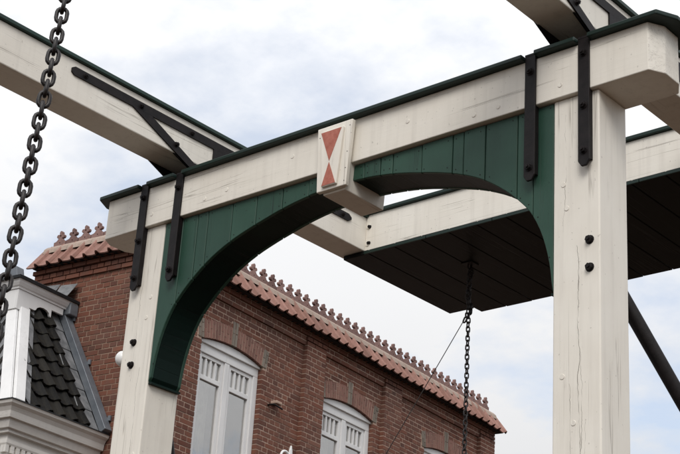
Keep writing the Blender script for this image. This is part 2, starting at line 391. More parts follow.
# curved soffit boards between front and back planks
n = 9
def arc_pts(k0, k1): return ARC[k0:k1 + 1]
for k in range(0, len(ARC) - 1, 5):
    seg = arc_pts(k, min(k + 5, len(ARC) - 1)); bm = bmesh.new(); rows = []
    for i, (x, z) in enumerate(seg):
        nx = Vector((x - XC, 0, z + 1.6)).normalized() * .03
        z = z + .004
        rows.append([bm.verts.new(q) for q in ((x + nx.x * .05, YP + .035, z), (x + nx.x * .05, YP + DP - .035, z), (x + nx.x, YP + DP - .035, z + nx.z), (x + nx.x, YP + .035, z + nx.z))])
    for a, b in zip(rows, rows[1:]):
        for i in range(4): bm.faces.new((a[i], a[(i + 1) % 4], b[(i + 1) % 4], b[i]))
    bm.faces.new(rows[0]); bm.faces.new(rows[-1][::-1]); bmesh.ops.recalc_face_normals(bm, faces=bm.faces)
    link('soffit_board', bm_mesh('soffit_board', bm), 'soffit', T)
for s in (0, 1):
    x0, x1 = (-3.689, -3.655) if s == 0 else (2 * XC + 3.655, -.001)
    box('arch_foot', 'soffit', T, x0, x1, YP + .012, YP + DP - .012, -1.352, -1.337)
# keystone block and board
KC = -1.828
link('keystone', bm_mesh('keystone', prism([(KC - .135, .30), (KC + .135, .30), (KC + .105, -.222), (KC - .105, -.222)], 1, -.030, .41, .006)), 'cream_y', T)
kb = link('keystone_board', bm_mesh('keystone_board', prism([(KC - .168, .318), (KC + .168, .318), (KC + .138, -.206), (KC - .138, -.206)], 1, -.068, -.0305, .006)), 'cream_z', T)
for q in [(.146, .27), (.135, .06), (.128, -.07), (-.14, .24), (.122, -.17)]:
    o = link('nail', BOLT, 'iron', kb); o.location = (KC + q[0], -.068, q[1]); o.scale = (.14, .1, .14)
EC = KC - .008
ep = link('emblem_plate', bm_mesh('emblem_plate', prism([(EC - .108, .268), (EC + .108, .268), (EC + .070, -.182), (EC - .070, -.182)], 1, -.088, -.0685, .003, 1)), 'cream_z', T)
for tri in ([(EC - .103, .262), (EC + .092, .262), (EC - .008, .014)], [(EC - .008, .006), (EC + .064, -.176), (EC - .066, -.176)]):
    link('red_triangle', bm_mesh('red_triangle', prism(tri, 1, -.0905, -.0882)), 'red', ep)
# white dome on the left post, braces behind the posts
bm = bmesh.new(); bmesh.ops.create_uvsphere(bm, u_segments=20, v_segments=12, radius=.056)
for v in bm.verts: v.co.x *= 1.0; v.co.z *= 1.12
me = bm_mesh('dome_lamp', bm, True)
d = link('dome_lamp', me, 'white', T); d.location = (-4.062, .075, -1.075)
box('dome_bracket', 'white', T, -4.045, -4.0315, .045, .105, -1.105, -1.045, .004)
def brace(x, p0, p1, w):
    d = Vector((0, p1[0] - p0[0], p1[1] - p0[1])).normalized(); n = Vector((0, -d.z, d.y)) * w / 2
    q = [(p0[0] + n.y, p0[1] + n.z), (p1[0] + n.y, p1[1] + n.z), (p1[0] - n.y, p1[1] - n.z), (p0[0] - n.y, p0[1] - n.z)]
    link('rear_brace', tube_me('rear_brace', [(x, *p0), (x, *p1)], w / 2, 20), 'iron', T)
brace(.17, (.36, -1.07), (8.45, -G + .02), .098)
brace(-3.86, (.375, -1.35), (1.9, -G + .02), .085)
# bearings the balance beams turn on
for xa in (-3.763, .051):
    for y0, y1, z0, z1 in ((.06, .80, .3925, .43), (.44, .62, .43, .484)):
        box('bearing_block', 'iron', T, xa - .11, xa + .11, y0, y1, z0, z1, .006)

# ================================================================== BALANCE (arms and counterweight)
BT = thing('bridge_balance', 'pair of cream balance beams carrying a dark plank counterweight box behind the gate', 'balance beam', (0, .53, G + .5))
OFF = Vector((0, -.53, -.5))
def bl(o): o.location = Vector(o.location) + OFF; return o
ZB, AH, AW = .588, .339, .292
AY0, AY1 = -4.25, 4.06
for xr in (-3.617, .197):
    xl = xr - AW
    arm = bl(box('balance_beam', 'cream_y', BT, xl, xr, AY0, AY1, ZB, ZB + AH, .009))
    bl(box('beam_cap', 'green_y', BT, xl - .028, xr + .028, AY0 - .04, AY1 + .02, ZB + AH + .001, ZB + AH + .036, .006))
    for side in (0, 1):
        x0, x1 = (xr + .0005, xr + .0125) if side else (xl - .0125, xl - .0005)
        # upper flat, branch, hanger
        zt, zl = .868, .795
        bar = [(-1.16, zl + .02), (-1.13, zl), (-.47, zl), (-.30, zl - .055 + .055), (1.36, zl), (2.16, zl), (2.2, zl + .025), (2.2, zt - .025), (2.16, zt), (-1.13, zt), (-1.16, zt - .02)]
        st = bl(link('fork_plate', bm_mesh('fork_plate', prism(bar, 0, x0, x1)), 'iron', BT))
        for yy in (-1.02, -.43, .14, .95, 1.52, 2.08): bolt(st, x1 if side else x0, yy, .832, (0, 0, R(90) if side else R(-90)), .85)
        for sg in (-1, 1):
            f = lambda y: .53 + sg * (y - .53)
            br = [(f(-.52), zl - .0005), (f(-.31), zl - .0005), (f(.38), .5), (f(.21), .5)]
            b2 = bl(link('fork_branch', bm_mesh('fork_branch', prism(br, 0, x0, x1)), 'iron', BT))
            bolt(b2, x1 if side else x0, f(-.02), .66, (0, 0, R(90) if side else R(-90)), .85)
        bl(box('hanger_plate', 'iron', BT, x0, x1, .40, .66, .44, zl - .0005))
    wedge = [(-.03, ZB - .001), (.40, .432), (.66, .432), (1.09, ZB - .001)]
    for u0, u1 in ((xl - .0005, xl + .014), (xr - .014, xr + .0005)):
        bl(link('pivot_shoe', bm_mesh('pivot_shoe', prism(wedge, 0, u0, u1)), 'iron', BT))
    bl(link('axle', tube_me('axle', [(xl - .05, .53, .52), (xr + .05, .53, .52)], .035, 12), 'iron', BT))
# counterweight box
YB = 2.424
fb = bl(box('front_board', 'cream_x', BT, -3.6165, -.0955, YB, YB + .06, ZB + .0005, .9485, .006))
bl(box('board_cap', 'green_x', BT, -3.600, -.10, YB - .03, YB + .10, .950, .985, .006))
for z in (.655, .83): plug(fb, -3.585, YB - .002, z).scale = (1.5, 1.5, 1.5)
for z in (.66, .825):
    bolt(fb, -3.572, YB - .001, z, s=.7)
bl(box('rear_board', 'tar', BT, -3.6165, -.0955, 4.0, 4.055, ZB + .0005, .9485, .006))
bl(box('lid_board', 'tar', BT, -3.60, -.10, YB + .11, 3.99, .90, .94, .006))
x = -3.858; k = 0
while x < .2:
    x2 = min(x + .3065, .24)
    y1 = 4.07 if k == 0 else 4.19 + random.uniform(-.006, .006)
    bl(link('box_plank', bm_mesh('box_plank', boxbm(x + .004, x2 - .004, YB - .022, y1, ZB - .044, ZB - .002 - random.uniform(0, .003), .004, 1)), 'tar', BT))
    x = x2; k += 1
x = -3.60
while x < -.15:
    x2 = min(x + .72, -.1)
    bl(box('edge_strip', 'green_x', BT, x + .004, x2 - .004, YB - .036, YB - .0225, ZB - .046, ZB - .018, .002)); x = x2

# ================================================================== CHAINS AND ROPE
def link_mesh(pitch, width, r, name):
    pts = []; hw = width / 2 - r; hl = pitch / 2 + r
    st = max(hl - hw, .001)
    for s in (1, -1):
        for k in range(7):
            t = math.pi * k / 6 if s == 1 else math.pi + math.pi * k / 6
            pts.append((hw * math.cos(t), 0, s * st + hw * math.sin(t)))
    return tube_me(name, pts, r, 8, True)
def chain(name, label, x, y, z0, z1, pitch, width, r, base):
    t = thing(name, label, 'chain', (x, y, z0)); me = link_mesh(pitch, width, r, 'chain_link')
    n = int((z0 - z1) / pitch)
    for i in range(n):
        o = link('chain_link', me, 'chain', t)
        o.location = (random.uniform(-.0012, .0012), random.uniform(-.0012, .0012), -(i + .5) * pitch)
        o.rotation_euler = (random.uniform(-.03, .03), random.uniform(-.05, .05), base + (i % 2) * math.pi / 2 + random.uniform(-.13, .13))
    return t
ch = chain('lifting_chain', 'heavy black chain hanging in the foreground, in front of the left cream beam', .05, -3.853, G + .575, 1.0, .0535, .064, .0096, R(55))
ch.rotation_euler.x = -.054
ch2 = chain('pull_chain', 'thin black chain hanging below the dark counterweight box', -2.898, 3.09, G + .535, 2.0, .044, .046, .0066, R(62))
me = link_mesh(.044, .05, .008, 'chain_link')
for i in range(13):
    o = link('chain_link', me, 'chain', ch2)
    o.location = (.022 * math.sin(i * .9), .02 * math.cos(i * 1.3), -.03 - i * .043)
    o.rotation_euler = (random.uniform(-.4, .4), random.uniform(-.4, .4), random.uniform(0, 3))
o = link('eye_plate', bm_mesh('eye_plate', boxbm(-.06, .06, -.06, .06, -.002, .0085, .003, 1)), 'iron', ch2)
rp0 = Vector((-2.942, 3.07, -.028 + G)); rp1 = Vector((-3.395, 2.6, -1.32)) + Vector((0, 0, G)); dirr = (rp1 - rp0)
pts = []
for i in range(25):
    s = i / 24 * 4.916; p = rp0 + dirr * s; p.z -= .03 * math.sin(math.pi * i / 24) ; pts.append(tuple(p))
ro = link('guide_rope', tube_me('guide_rope', pts, .0038, 6), 'rope')
ro['label'] = 'thin dark rope running down left from the thin chain'; ro['category'] = 'rope'

# ================================================================== BRICK HOUSE  (local: x along facade, y inwards, z up from the ground)
WC = (-7.251, 3.028, 0); ROT = R(96.7)
H = thing('brick_house', 'red brick town house with white windows and pink tiled eaves', 'house', WC, ROT)
LX, LY = 8.06, 1.80
Z = lambda z: z + G
PANELS = [(.55, 3.05), (3.48, 4.93), (5.36, 7.62)]
WIN = [1.64, 4.16, 6.70]; WW = .60
ZS, ZA, ZSILL = .935, 1.012, -1.15       # spring, apex, sill
RAD = ((WW ** 2) + (ZA - ZS) ** 2) / (2 * (ZA - ZS))
def arch_at(dx, extra=0):
    r = RAD + extra; return ZA + extra - r + math.sqrt(max(r * r - dx * dx, 0))
ZT = 1.6025; ZT2 = 1.4775; ZLOW = -1.7725
# mortar body
mb = Boxes(); mg = .0045
mb.add(mg, LX - mg, .30, LY - mg, 0, Z(1.60))            # core
mb.add(mg, LX - mg, mg, .30, Z(ZT) + .004, Z(1.66))                # top band
mb.add(mg, LX - mg, .30, LY - mg, Z(1.60), Z(1.66))
mb.add(mg, LX - mg, .03 + mg, .30, Z(ZT2) + .004, Z(ZT) + .004)
for a, b in zip([0] + [p[1] for p in PANELS], [p[0] for p in PANELS] + [LX]):
    mb.add(a + mg, b - mg, mg, .30, 0, Z(ZT2) + .004)
for (a, b), wc in zip(PANELS, WIN):
    l, r = wc - WW - mg, wc + WW + mg
    mb.add(a - mg, l, .06 + mg, .30, 0, Z(ZT2) + .004); mb.add(r, b + mg, .06 + mg, .30, 0, Z(ZT2) + .004)
    mb.add(l, r, .06 + mg, .30, Z(ZA) + .03, Z(ZT2) + .004); mb.add(l, r, .06 + mg, .30, 0, Z(ZSILL))
# hollow rooms behind windows are the dark back boxes of the windows
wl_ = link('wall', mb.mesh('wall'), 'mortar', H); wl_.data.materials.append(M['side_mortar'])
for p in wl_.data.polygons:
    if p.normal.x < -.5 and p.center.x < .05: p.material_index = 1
# bricks
CH, BL, JT = .0625, .2145, .0138
bricks = []      # (x0,x1,y0,y1,z0,z1) facade / left face
def lay(x0, x1, z0, z1, put, phase=0, hole=None):
    nrow = int(round((z1 - z0) / CH))
    base = int(round((z0 + 10) / CH))
    for r in range(nrow):
        k = base + r; zz = z0 + r * CH
        if k % 2: step = BL / 2; off = BL / 4 + phase
        else: step = BL; off = (BL / 2 if (k // 2) % 2 else 0) + phase
        x = math.floor((x0 - off) / step) * step + off
        row = []
        while x < x1:
            a, b = max(x + JT / 2, x0), min(x + step - JT / 2, x1)
            x += step
            if b > a: row.append([a, b])
        if len(row) > 1 and row[0][1] - row[0][0] < .045: row[1][0] = row[0][0]; row.pop(0)
        if len(row) > 1 and row[-1][1] - row[-1][0] < .045: row[-2][1] = row[-1][1]; row.pop()
        if row: row[0][0] = x0; row[-1][1] = x1
        for a, b in row:
            segs = [(a, b, zz)]
            if hole: segs = hole(a, b, zz, zz + CH - JT)
            for a2, b2, zb in segs:
                if b2 - a2 > .008: put(a2, b2, zb + random.uniform(-.0012, .0012), zz + CH - JT + random.uniform(-.0015, .0015))
def fput(yf):
    def f(a, b, z0, z1):
        j = random.uniform(-.0025, .0025); bricks.append((a, b, yf + j, yf + .11, Z(z0), Z(z1)))
    return f
for a, b in zip([0] + [p[1] for p in PANELS], [p[0] for p in PANELS] + [LX]):
    lay(a, b, ZLOW, ZLOW + math.ceil((ZT2 - ZLOW) / CH) * CH, fput(0))
zt2 = ZLOW + math.ceil((ZT2 - ZLOW) / CH) * CH
lay(0, LX, zt2 + 2 * CH, zt2 + 3 * CH, fput(0))
for (a, b) in PANELS: lay(a, b, zt2, zt2 + 2 * CH, fput(.03))
for a, b in zip([0] + [p[1] for p in PANELS], [p[0] for p in PANELS] + [LX]): lay(a, b, zt2, zt2 + 2 * CH, fput(0))
for (pa, pb), wc in zip(PANELS, WIN):
    def hole(a, b, z0, z1, wc=wc):
        l, r = wc - WW, wc + WW; el, er = l - .09, r + .09
        def top(x):
            d = abs(x - wc)
            if d < .078: return 1.325
            return arch_at(min(d, WW + .09), .237)
        cuts = sorted([a, b] + [c for c in (l, r, el, er, wc - .078, wc + .078) if a + .004 < c < b - .004])
        res = []
        for c, d in zip(cuts, cuts[1:]):
            if z1 < ZS - .005 and z0 > ZSILL - .02:
                if 0 < c - r < .05: c = r
                if 0 < l - d < .05: d = l
            mid = (c + d) / 2; zb = z0
            if z1 < ZS - .005:
                if l < mid < r and z0 > ZSILL - .02: continue
            elif el < mid < er:
                t = min(top(c + .001), top(d - .001))
                if z1 < t + .004: continue
                zb = max(z0, t - .012)
            if res and abs(res[-1][1] - c) < 1e-6 and abs(res[-1][2] - zb) < 1e-6: res[-1] = (res[-1][0], d, zb)
            else: res.append((c, d, zb))
        return res
    lay(pa, pb, ZLOW, zt2, fput(.06), .05, hole)
lbricks = []
def lput(xf):
    def f(a, b, z0, z1):
        j = random.uniform(-.0025, .0025); lbricks.append((xf + j, xf + .11, a, b, Z(z0), Z(z1)))
    return f
lay(0.112, LY, ZLOW, zt2, lput(0), .03)
lay(-.03, LY + .03, zt2, zt2 + CH * 2, lput(-.028), .03)
lay(-.05, LY + .05, zt2 + CH * 2, zt2 + CH * 3, lput(-.05), .03)
# 300 bricks that show largest are objects, the rest one mesh
allb = [(b, 1) for b in lbricks if b[5] > Z(-.3)] 
allb.sort(key=lambda q: q[0][2] > 1.5)
single = [b for b, _ in allb][:150]
fsel = [b for b in bricks if b[5] > Z(-.75) and b[0] > .9 and b[1] < 3.05 and b[5] < Z(1.45)]
fsel.sort(key=lambda b: -(b[1] - b[0]) + .02 * b[0])
single += fsel[:150]
ss = set(single); bb = Boxes(); n_single = 0
for b in bricks + lbricks:
    if b in ss: continue
    bb.add(*b)
link('brick_facing', bb.mesh('brick_facing'), 'brick', H, 'stuff')
for b in single:
    q = Boxes(); q.add(*b); link('brick', q.mesh('brick'), 'brick', H)
# small dentil course under the tiles
dn = Boxes(); zd = zt2 + 3 * CH
x = .0
while x < LX: dn.add(x, x + .052, -.022, .09, Z(zd), Z(zd + .052)); x += .104
y = .05
while y < LY: dn.add(-.072, .09, y, y + .052, Z(zd), Z(zd + .052)); y += .104
link('dentil_course', dn.mesh('dentil_course'), 'brick', H, 'stuff')
# flat arches of upright bricks over the windows
def voussoirs(wc):
    red, grey = Boxes(), []
    n = 26; w = 2 * (WW + .085) / n
    bmr = bmesh.new(); bmg = bmesh.new()
    for i in range(n):
        u0 = -(WW + .085) + i * w + .0065; u1 = u0 + w - .013
        g_ = i < 2 or i >= n - 2 or i in (n // 2 - 1, n // 2)
        key = i in (n // 2 - 1, n // 2)
        def zz(u, t):   # along the radius
            lo = arch_at(min(abs(u), WW), 0); hi = (1.315 if key else arch_at(u, .225)); return lo + (hi - lo) * t
        def xx(u, t): return wc + u * (1 + .055 * t - .03)
        cuts = [0, .5, 1] if (i % 2 == 0 or key) else [0, .28, .76, 1]
        for t0, t1 in zip(cuts, cuts[1:]):
            e0 = .012 if t0 else 0
            P = [(xx(u0, t0), zz(u0, t0 + e0)), (xx(u1, t0), zz(u1, t0 + e0)), (xx(u1, t1), zz(u1, t1 - .018)), (xx(u0, t1), zz(u0, t1 - .018))]
            bm = bmg if g_ else bmr; j = random.uniform(-.002, .002); yf = .056 + j - (.004 if g_ else 0)
            a = [bm.verts.new((p[0], yf, Z(p[1]))) for p in P]; b = [bm.verts.new((p[0], .155, Z(p[1]))) for p in P]
            bm.faces.new(a); bm.faces.new(b[::-1])
            for k in range(4): bm.faces.new((a[k], b[k], b[(k + 1) % 4], a[(k + 1) % 4]))
    for bm in (bmr, bmg): bmesh.ops.recalc_face_normals(bm, faces=bm.faces)
    # the mortar bed behind the arch
    bmm = prism([(wc - WW - .08, arch_at(WW, 0) + .006)] + [(wc + u, arch_at(min(abs(u), WW)) + .006) for u in [-.6, -.4, -.2, 0, .2, .4, .6]] + [(wc + WW + .08, arch_at(WW, 0) + .006)] + [(wc + u, arch_at(u, .215)) for u in [.68, .4, .2, 0, -.2, -.4, -.68]], 1, .0605, .15)
    for v in bmm.verts: v.co.z += G
    ar = link('window_arch', bm_mesh('window_arch', bmm), 'mortar', H)
    link('arch_bricks', bm_mesh('arch_bricks', bmr), 'arch_brick', ar, 'stuff')
    link('grey_arch_bricks', bm_mesh('grey_arch_bricks', bmg), 'grey_brick', ar, 'stuff', 'grey key and end bricks of the arch')
for wc in WIN: voussoirs(wc)
# windows
def window(wc):
    YF = .125                       # front of the outer frame
    w = thing('window', '', ''); 
    for k in ('label', 'category'): del w[k]
    w.parent = H
    l, r = wc - WW + .002, wc + WW - .002
    bmh = prism([(l, .80)] + [(r, .80)] + [(wc + u, arch_at(u) - .004) for u in [.598, .45, .3, .15, 0, -.15, -.3, -.45, -.598]], 1, YF, YF + .10, .006)
    for v in bmh.verts: v.co.z += G
    link('frame_head', bm_mesh('frame_head', bmh), 'white_x', w)
    bmh = prism([(l + .0, .905)] + [(r, .905)] + [(wc + u, arch_at(u) - .006) for u in [.594, .45, .3, .15, 0, -.15, -.3, -.45, -.594]], 1, YF - .028, YF - .0005, .006)
    for v in bmh.verts: v.co.z += G
    link('frame_moulding', bm_mesh('frame_moulding', bmh), 'white_x', w)
    def pc(nm, x0, x1, y0, y1, z0, z1, bev=.004, mat='white_x'): return box(nm, mat, w, x0, x1, y0, y1, Z(z0), Z(z1), bev)
    pc('frame_jamb', l, l + .085, YF, YF + .10, ZSILL, .7995); pc('frame_jamb', r - .085, r, YF, YF + .10, ZSILL, .7995)
    pc('mullion', wc - .045, wc + .045, YF + .005, YF + .10, ZSILL, .7995)
    pc('sill', l - .04, r + .04, .03, YF + .12, ZSILL - .05, ZSILL - .001, .006)
    for x0, x1 in ((l + .0855, wc - .0455), (wc + .0455, r - .0855)):
        ys = YF + .022; st = .052
        pc('sash_stile', x0, x0 + st, ys, ys + .05, ZSILL, .799); pc('sash_stile', x1 - st, x1, ys, ys + .05, ZSILL, .799)
        pc('sash_rail', x0 + st, x1 - st, ys, ys + .05, .755, .799); pc('sash_rail', x0 + st, x1 - st, ys, ys + .05, .49, .545)
        pc('sash_rail', x0 + st, x1 - st, ys, ys + .05, ZSILL, ZSILL + .08)
        iw = x1 - x0 - 2 * st
        for k in (1, 2, 3):
            xb = x0 + st + iw * k / 4; pc('glazing_bar', xb - .014, xb + .014, ys + .006, ys + .045, .545, .755, .003)
        for k in range(4):
            pc('pane', x0 + st + iw * k / 4, x0 + st + iw * (k + 1) / 4, ys + .028, ys + .031, .545, .755, 0, 'glass')
        pc('pane', x0 + st, x1 - st, ys + .028, ys + .031, ZSILL + .08, .49, 0, 'glass')
    cu = tube = None
    bmc = bmesh.new(); prev = None      # net curtain with folds, drawn to the far side
    for x0, x1 in ((l + .05, wc - .13), (wc + .02, wc + .24)):
        prev = None; nst = 34
        for i in range(nst + 1):
            x = x0 + (x1 - x0) * i / nst; y = .27 + .012 * math.sin(i * 1.9) + .006 * math.sin(i * 4.3)
            a = bmc.verts.new((x, y, Z(ZSILL + .05))); b = bmc.verts.new((x, y, Z(.78)))
            if prev: bmc.faces.new((prev[0], a, b, prev[1]))
            prev = (a, b)
    link('curtain', bm_mesh('curtain', bmc, True), 'curtain', w)
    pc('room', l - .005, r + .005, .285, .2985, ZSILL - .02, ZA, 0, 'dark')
for wc in WIN: window(wc)
# tiled pent along the top
ZE, ZR, OE, OR = 1.645, 1.955, .135, -.085       # eave / ridge height and offset outwards
def pantile():
    """one tile: x across (pitch .192), y up the slope 0..1, z proud"""
    prof = [(0, .012), (.03, .006), (.085, 0), (.130, .003), (.143, .034), (.160, .052), (.181, .045), (.197, .012)]
    bm = bmesh.new(); L = math.hypot(ZR - ZE, OE - OR) + .01; th = .016
    rows = [[bm.verts.new((x, y, z + dz)) for x, z in prof] for y, dz in ((0, .018), (L, 0))]
    rows2 = [[bm.verts.new((x, y, z + dz - th)) for x, z in prof] for y, dz in ((0, .018), (L, 0))]
    n = len(prof)
    for i in range(n - 1):
        bm.faces.new((rows[0][i], rows[0][i + 1], rows[1][i + 1], rows[1][i])); bm.faces.new((rows2[0][i + 1], rows2[0][i], rows2[1][i], rows2[1][i + 1]))
        bm.faces.new((rows[0][i + 1], rows[0][i], rows2[0][i], rows2[0][i + 1]))
    for i in (0, n - 1): bm.faces.new((rows[0][i], rows[1][i], rows2[1][i], rows2[0][i]))
    bmesh.ops.recalc_face_normals(bm, faces=bm.faces)
    me = bm_mesh('roof_tile', bm); return me
PT = pantile(); TP = .192
slope = math.atan2(ZR - ZE, OE - OR)
def place(me, mat, name, origin, ux, uy):
    ux = Vector(ux).normalized(); uy = Vector(uy).normalized(); uz = ux.cross(uy)
    o = link(name, me, mat, H); o.matrix_local = Matrix((ux, uy, uz)).transposed().to_4x4()
    o.location = origin; return o
cs, sn = math.cos(slope), math.sin(slope)
nx_ = int((LX + .27) / TP)
for i in range(nx_):
    x = -.135 + i * TP
    place(PT, 'tile', 'roof_tile', (x + random.uniform(-.004, .004), -OE + random.uniform(-.009, .009), Z(ZE) + random.uniform(-.006, .006)), (1, random.uniform(-.03, .03), random.uniform(-.03, .03)), (0, cs, sn))
ny_ = int((LY + .2) / TP)
for i in range(ny_):
    y = LY + .065 - i * TP
    place(PT, 'tile', 'roof_tile', (-OE + random.uniform(-.004, .004), y, Z(ZE) + random.uniform(-.003, .003)), (0, -1, 0), (cs, 0, sn))
# solid backing of the pent and the flat roof
bk = bmesh.new()
def quadstrip(pa, pb, pc_, pd): bk.faces.new([bk.verts.new(p) for p in (pa, pb, pc_, pd)])
e, r_ = .085, OR + .0
lo, hi = Z(1.668), Z(ZR) - .03
link('eave_board', bm_mesh('eave_board', prism([(-e, lo), (-e, lo + .018), (-r_, hi), (.3, hi), (.3, lo)], 0, -.07, LX + .09)), 'dark', H)
link('eave_board', bm_mesh('eave_board', prism([(-e, lo), (-e, lo + .018), (-r_, hi), (.3, hi), (.3, lo)], 1, -.07, LY + .03)), 'dark', H)
box('flat_roof', 'flat_roof', H, .2, LX, .2, LY, Z(1.67), Z(1.75))
# ridge tiles and cresting
def ridge_me(L):
    bm = bmesh.new(); pr_ = [(-.098, -.088), (-.078, -.022), (-.036, .018), (0, .026), (.036, .018), (.078, -.022), (.098, -.088)]
    a = [bm.verts.new((.002, y, z)) for y, z in pr_]; b = [bm.verts.new((L - .002, y, z)) for y, z in pr_]
    for i in range(6): bm.faces.new((a[i], b[i], b[i + 1], a[i + 1]))
    bm.faces.new(a[::-1]); bm.faces.new(b); bmesh.ops.recalc_face_normals(bm, faces=bm.faces)
    return bm_mesh('ridge_tile', bm)
RT = ridge_me(.384)
def crest_me():
    """openwork clay crest: low plinth rising to a three-lobed head, two holes; made of two halves"""
    def half(s):
        o = []
        P = lambda x, z: o.append((s * x, z))
        P(0, 0); P(.0955, 0); P(.0955, .060)
        for t in (15, 40, 65, 90): P(.0955 - .058 * math.sin(R(t)), .060 + .036 * (1 - math.cos(R(t))))
        P(.024, .098); P(.024, .108)
        for t in range(-60, 121, 36): P(.037 + .0235 * math.cos(R(t)), .132 + .0235 * math.sin(R(t)))
        P(.018, .153)
        for t in range(-10, 91, 33): P(.022 * math.cos(R(t)), .176 + .024 * math.sin(R(t)))
        P(0, .2)
        for c, rr in ((.135, .012), (.045, .009)):
            for t in range(90, -91, -45): P(rr * math.cos(R(t)), c + rr * math.sin(R(t)))
        return o
    bm = bmesh.new()
    for s in (1, -1):
        o = half(s); th = .019
        a = [bm.verts.new((x, -th, z)) for x, z in o]; b = [bm.verts.new((x, th, z)) for x, z in o]
        bm.faces.new(a); bm.faces.new(b[::-1]); n = len(o)
        for i in range(n):
            (x0, _), (x1, _) = o[i], o[(i + 1) % n]
            if abs(x0) < 1e-4 and abs(x1) < 1e-4: continue
            bm.faces.new((a[i], b[i], b[(i + 1) % n], a[(i + 1) % n]))
    bmesh.ops.remove_doubles(bm, verts=bm.verts, dist=.0002)
    bmesh.ops.recalc_face_normals(bm, faces=bm.faces)
    return bm_mesh('crest_tile', bm)
CT = crest_me()
rzz = Z(ZR) + .012
x = .03
while x < LX - .15:
    place(RT, 'ridge', 'ridge_tile', (x, -OR, rzz), (1, 0, 0), (0, 1, 0)); x += .384
y = LY - .02
while y > .05:
    place(RT, 'ridge', 'ridge_tile', (-OR, y, rzz), (0, -1, 0), (1, 0, 0)); y -= .384
x = .19
while x < LX - .16:
    o = place(CT, 'crest', 'crest_tile', (x, -OR, rzz + .016), (1, random.uniform(-.06, .06), random.uniform(-.04, .04)), (0, 1, random.uniform(-.05, .05))); x += .192
y = LY - .20
while y > .25:
    place(CT, 'crest', 'crest_tile', (-OR, y, rzz + .016), (random.uniform(-.02, .02), -1, random.uniform(-.015, .015)), (1, 0, 0)); y -= .202
# hook in the wall beside the first window
hk = link('wall_hook', tube_me('wall_hook', [(2.40, .07, Z(.50)), (2.40, -.02, Z(.50)), (2.42, -.03, Z(.50)), (2.58, -.03, Z(.485))], .011, 6), 'iron', H)
box('hook_lump', 'mortar', H, 2.44, 2.56, -.04, .058, Z(.525), Z(.565), .01)  # pale lump on the wall just above the hook, not a lamp

# white scrolled bracket on the same wall
S = thing('scroll_bracket', 'white scrolled iron ornament with spear tip in front of the brick wall', 'ornament', (WC[0], WC[1], 0), ROT)
def fl(x, y, z): return (x, y, Z(z))
sx, sy, szz = 2.72, -.10, -.165
spear = [(-.035, -.1), (.035, -.1), (.03, .04), (.046, .055), (.03, .075), (.022, .16), (.0, .225), (-.022, .16), (-.03, .075), (-.046, .055), (-.03, .04)]
link('spear', bm_mesh('spear', prism([(sx + a, Z(szz + b)) for a, b in spear], 1, sy - .014, sy + .014, .004, 1)), 'white', S)
for s in (1,):
    pts = []
    for k in range(26):
        t = k / 25 * 2.6 * math.pi; rr = .105 - .0275 * t / math.pi
        pts.append(fl(sx + s * (-.115 + rr * math.cos(t)), sy, szz + .035 + rr * math.sin(t)))
    link('scroll', tube_me('scroll', pts, .016, 8), 'white', S)
link('arm', tube_me('arm', [fl(sx, .05, szz - .16), fl(sx, sy, szz - .16), fl(sx, sy, szz - .02)], .018, 8), 'white', S)
box('wall_plate', 'white', S, sx - .05, sx + .05, .040, .056, Z(szz - .25), Z(szz - .08), .004)

# ================================================================== MANSARD HOUSE in front of the left end wall
N = thing('mansard_house', 'white trimmed house corner with black tiled mansard roof and dentil cornice', 'house', WC, ROT)
AB, BB_, ZB0 = -1.39, .42, -.5         # foot of the mansard: front a, side b, height
AT, BTP, ZTP = -.64, 1.38, 1.12        # head of the mansard
def fr(t): return AB + (AT - AB) * t
def sd_(t): return BB_ + (BTP - BB_) * t
BEND = 4.2
# roof body behind the tiles
bm = bmesh.new()
i_ = .03
vv = [(AB + i_, BB_ + i_, ZB0), (-.012, BB_ + i_, ZB0), (-.012, BEND, ZB0), (AB + i_, BEND, ZB0), (AT + i_, BTP + i_, ZTP), (-.012, BTP + i_, ZTP), (-.012, BEND, ZTP), (AT + i_, BEND, ZTP)]
vs = [bm.verts.new((a, b, Z(c))) for a, b, c in vv]
for f in ((0, 1, 2, 3), (4, 5, 6, 7), (0, 1, 5, 4), (1, 2, 6, 5), (2, 3, 7, 6), (3, 0, 4, 7)): bm.faces.new([vs[k] for k in f])
bmesh.ops.recalc_face_normals(bm, faces=bm.faces)
link('roof_body', bm_mesh('roof_body', bm), 'black', N)
# black pantiles
def black_tile(w=.20, L=.26):
    prof = [(0, .030), (.03, .010), (.08, 0), (.125, .006), (.150, .034), (.175, .045), (.197, .036), (.205, .016)]
    bm = bmesh.new(); th = .018
    rows = [[bm.verts.new((x, y, z + dz)) for x, z in prof] for y, dz in ((0, .036), (L, 0))]
    low = [[bm.verts.new((x, y, z + dz - th)) for x, z in prof] for y, dz in ((0, .036), (L, 0))]
    n = len(prof)
    for i in range(n - 1):
        bm.faces.new((rows[0][i], rows[0][i + 1], rows[1][i + 1], rows[1][i])); bm.faces.new((low[0][i], low[0][i + 1], low[1][i + 1], low[1][i])); bm.faces.new((rows[0][i], rows[0][i + 1], low[0][i + 1], low[0][i]))
    for i in (0, n - 1): bm.faces.new((rows[0][i], rows[1][i], low[1][i], low[0][i]))
    bmesh.ops.recalc_face_normals(bm, faces=bm.faces)
    return bm_mesh('roof_tile', bm, False)
BTM = black_tile()
def nplace(me, mat, name, origin, ux, uy, uz=None):
    ux = Vector(ux).normalized(); uy = Vector(uy).normalized(); uz = ux.cross(uy)
    o = link(name, me, mat, N); o.matrix_local = Matrix((ux, uy, uz)).transposed().to_4x4(); o.location = origin; return o
us = Vector((0, BTP - BB_, ZTP - ZB0)); LS = us.length; us.normalize()
EXP = .205
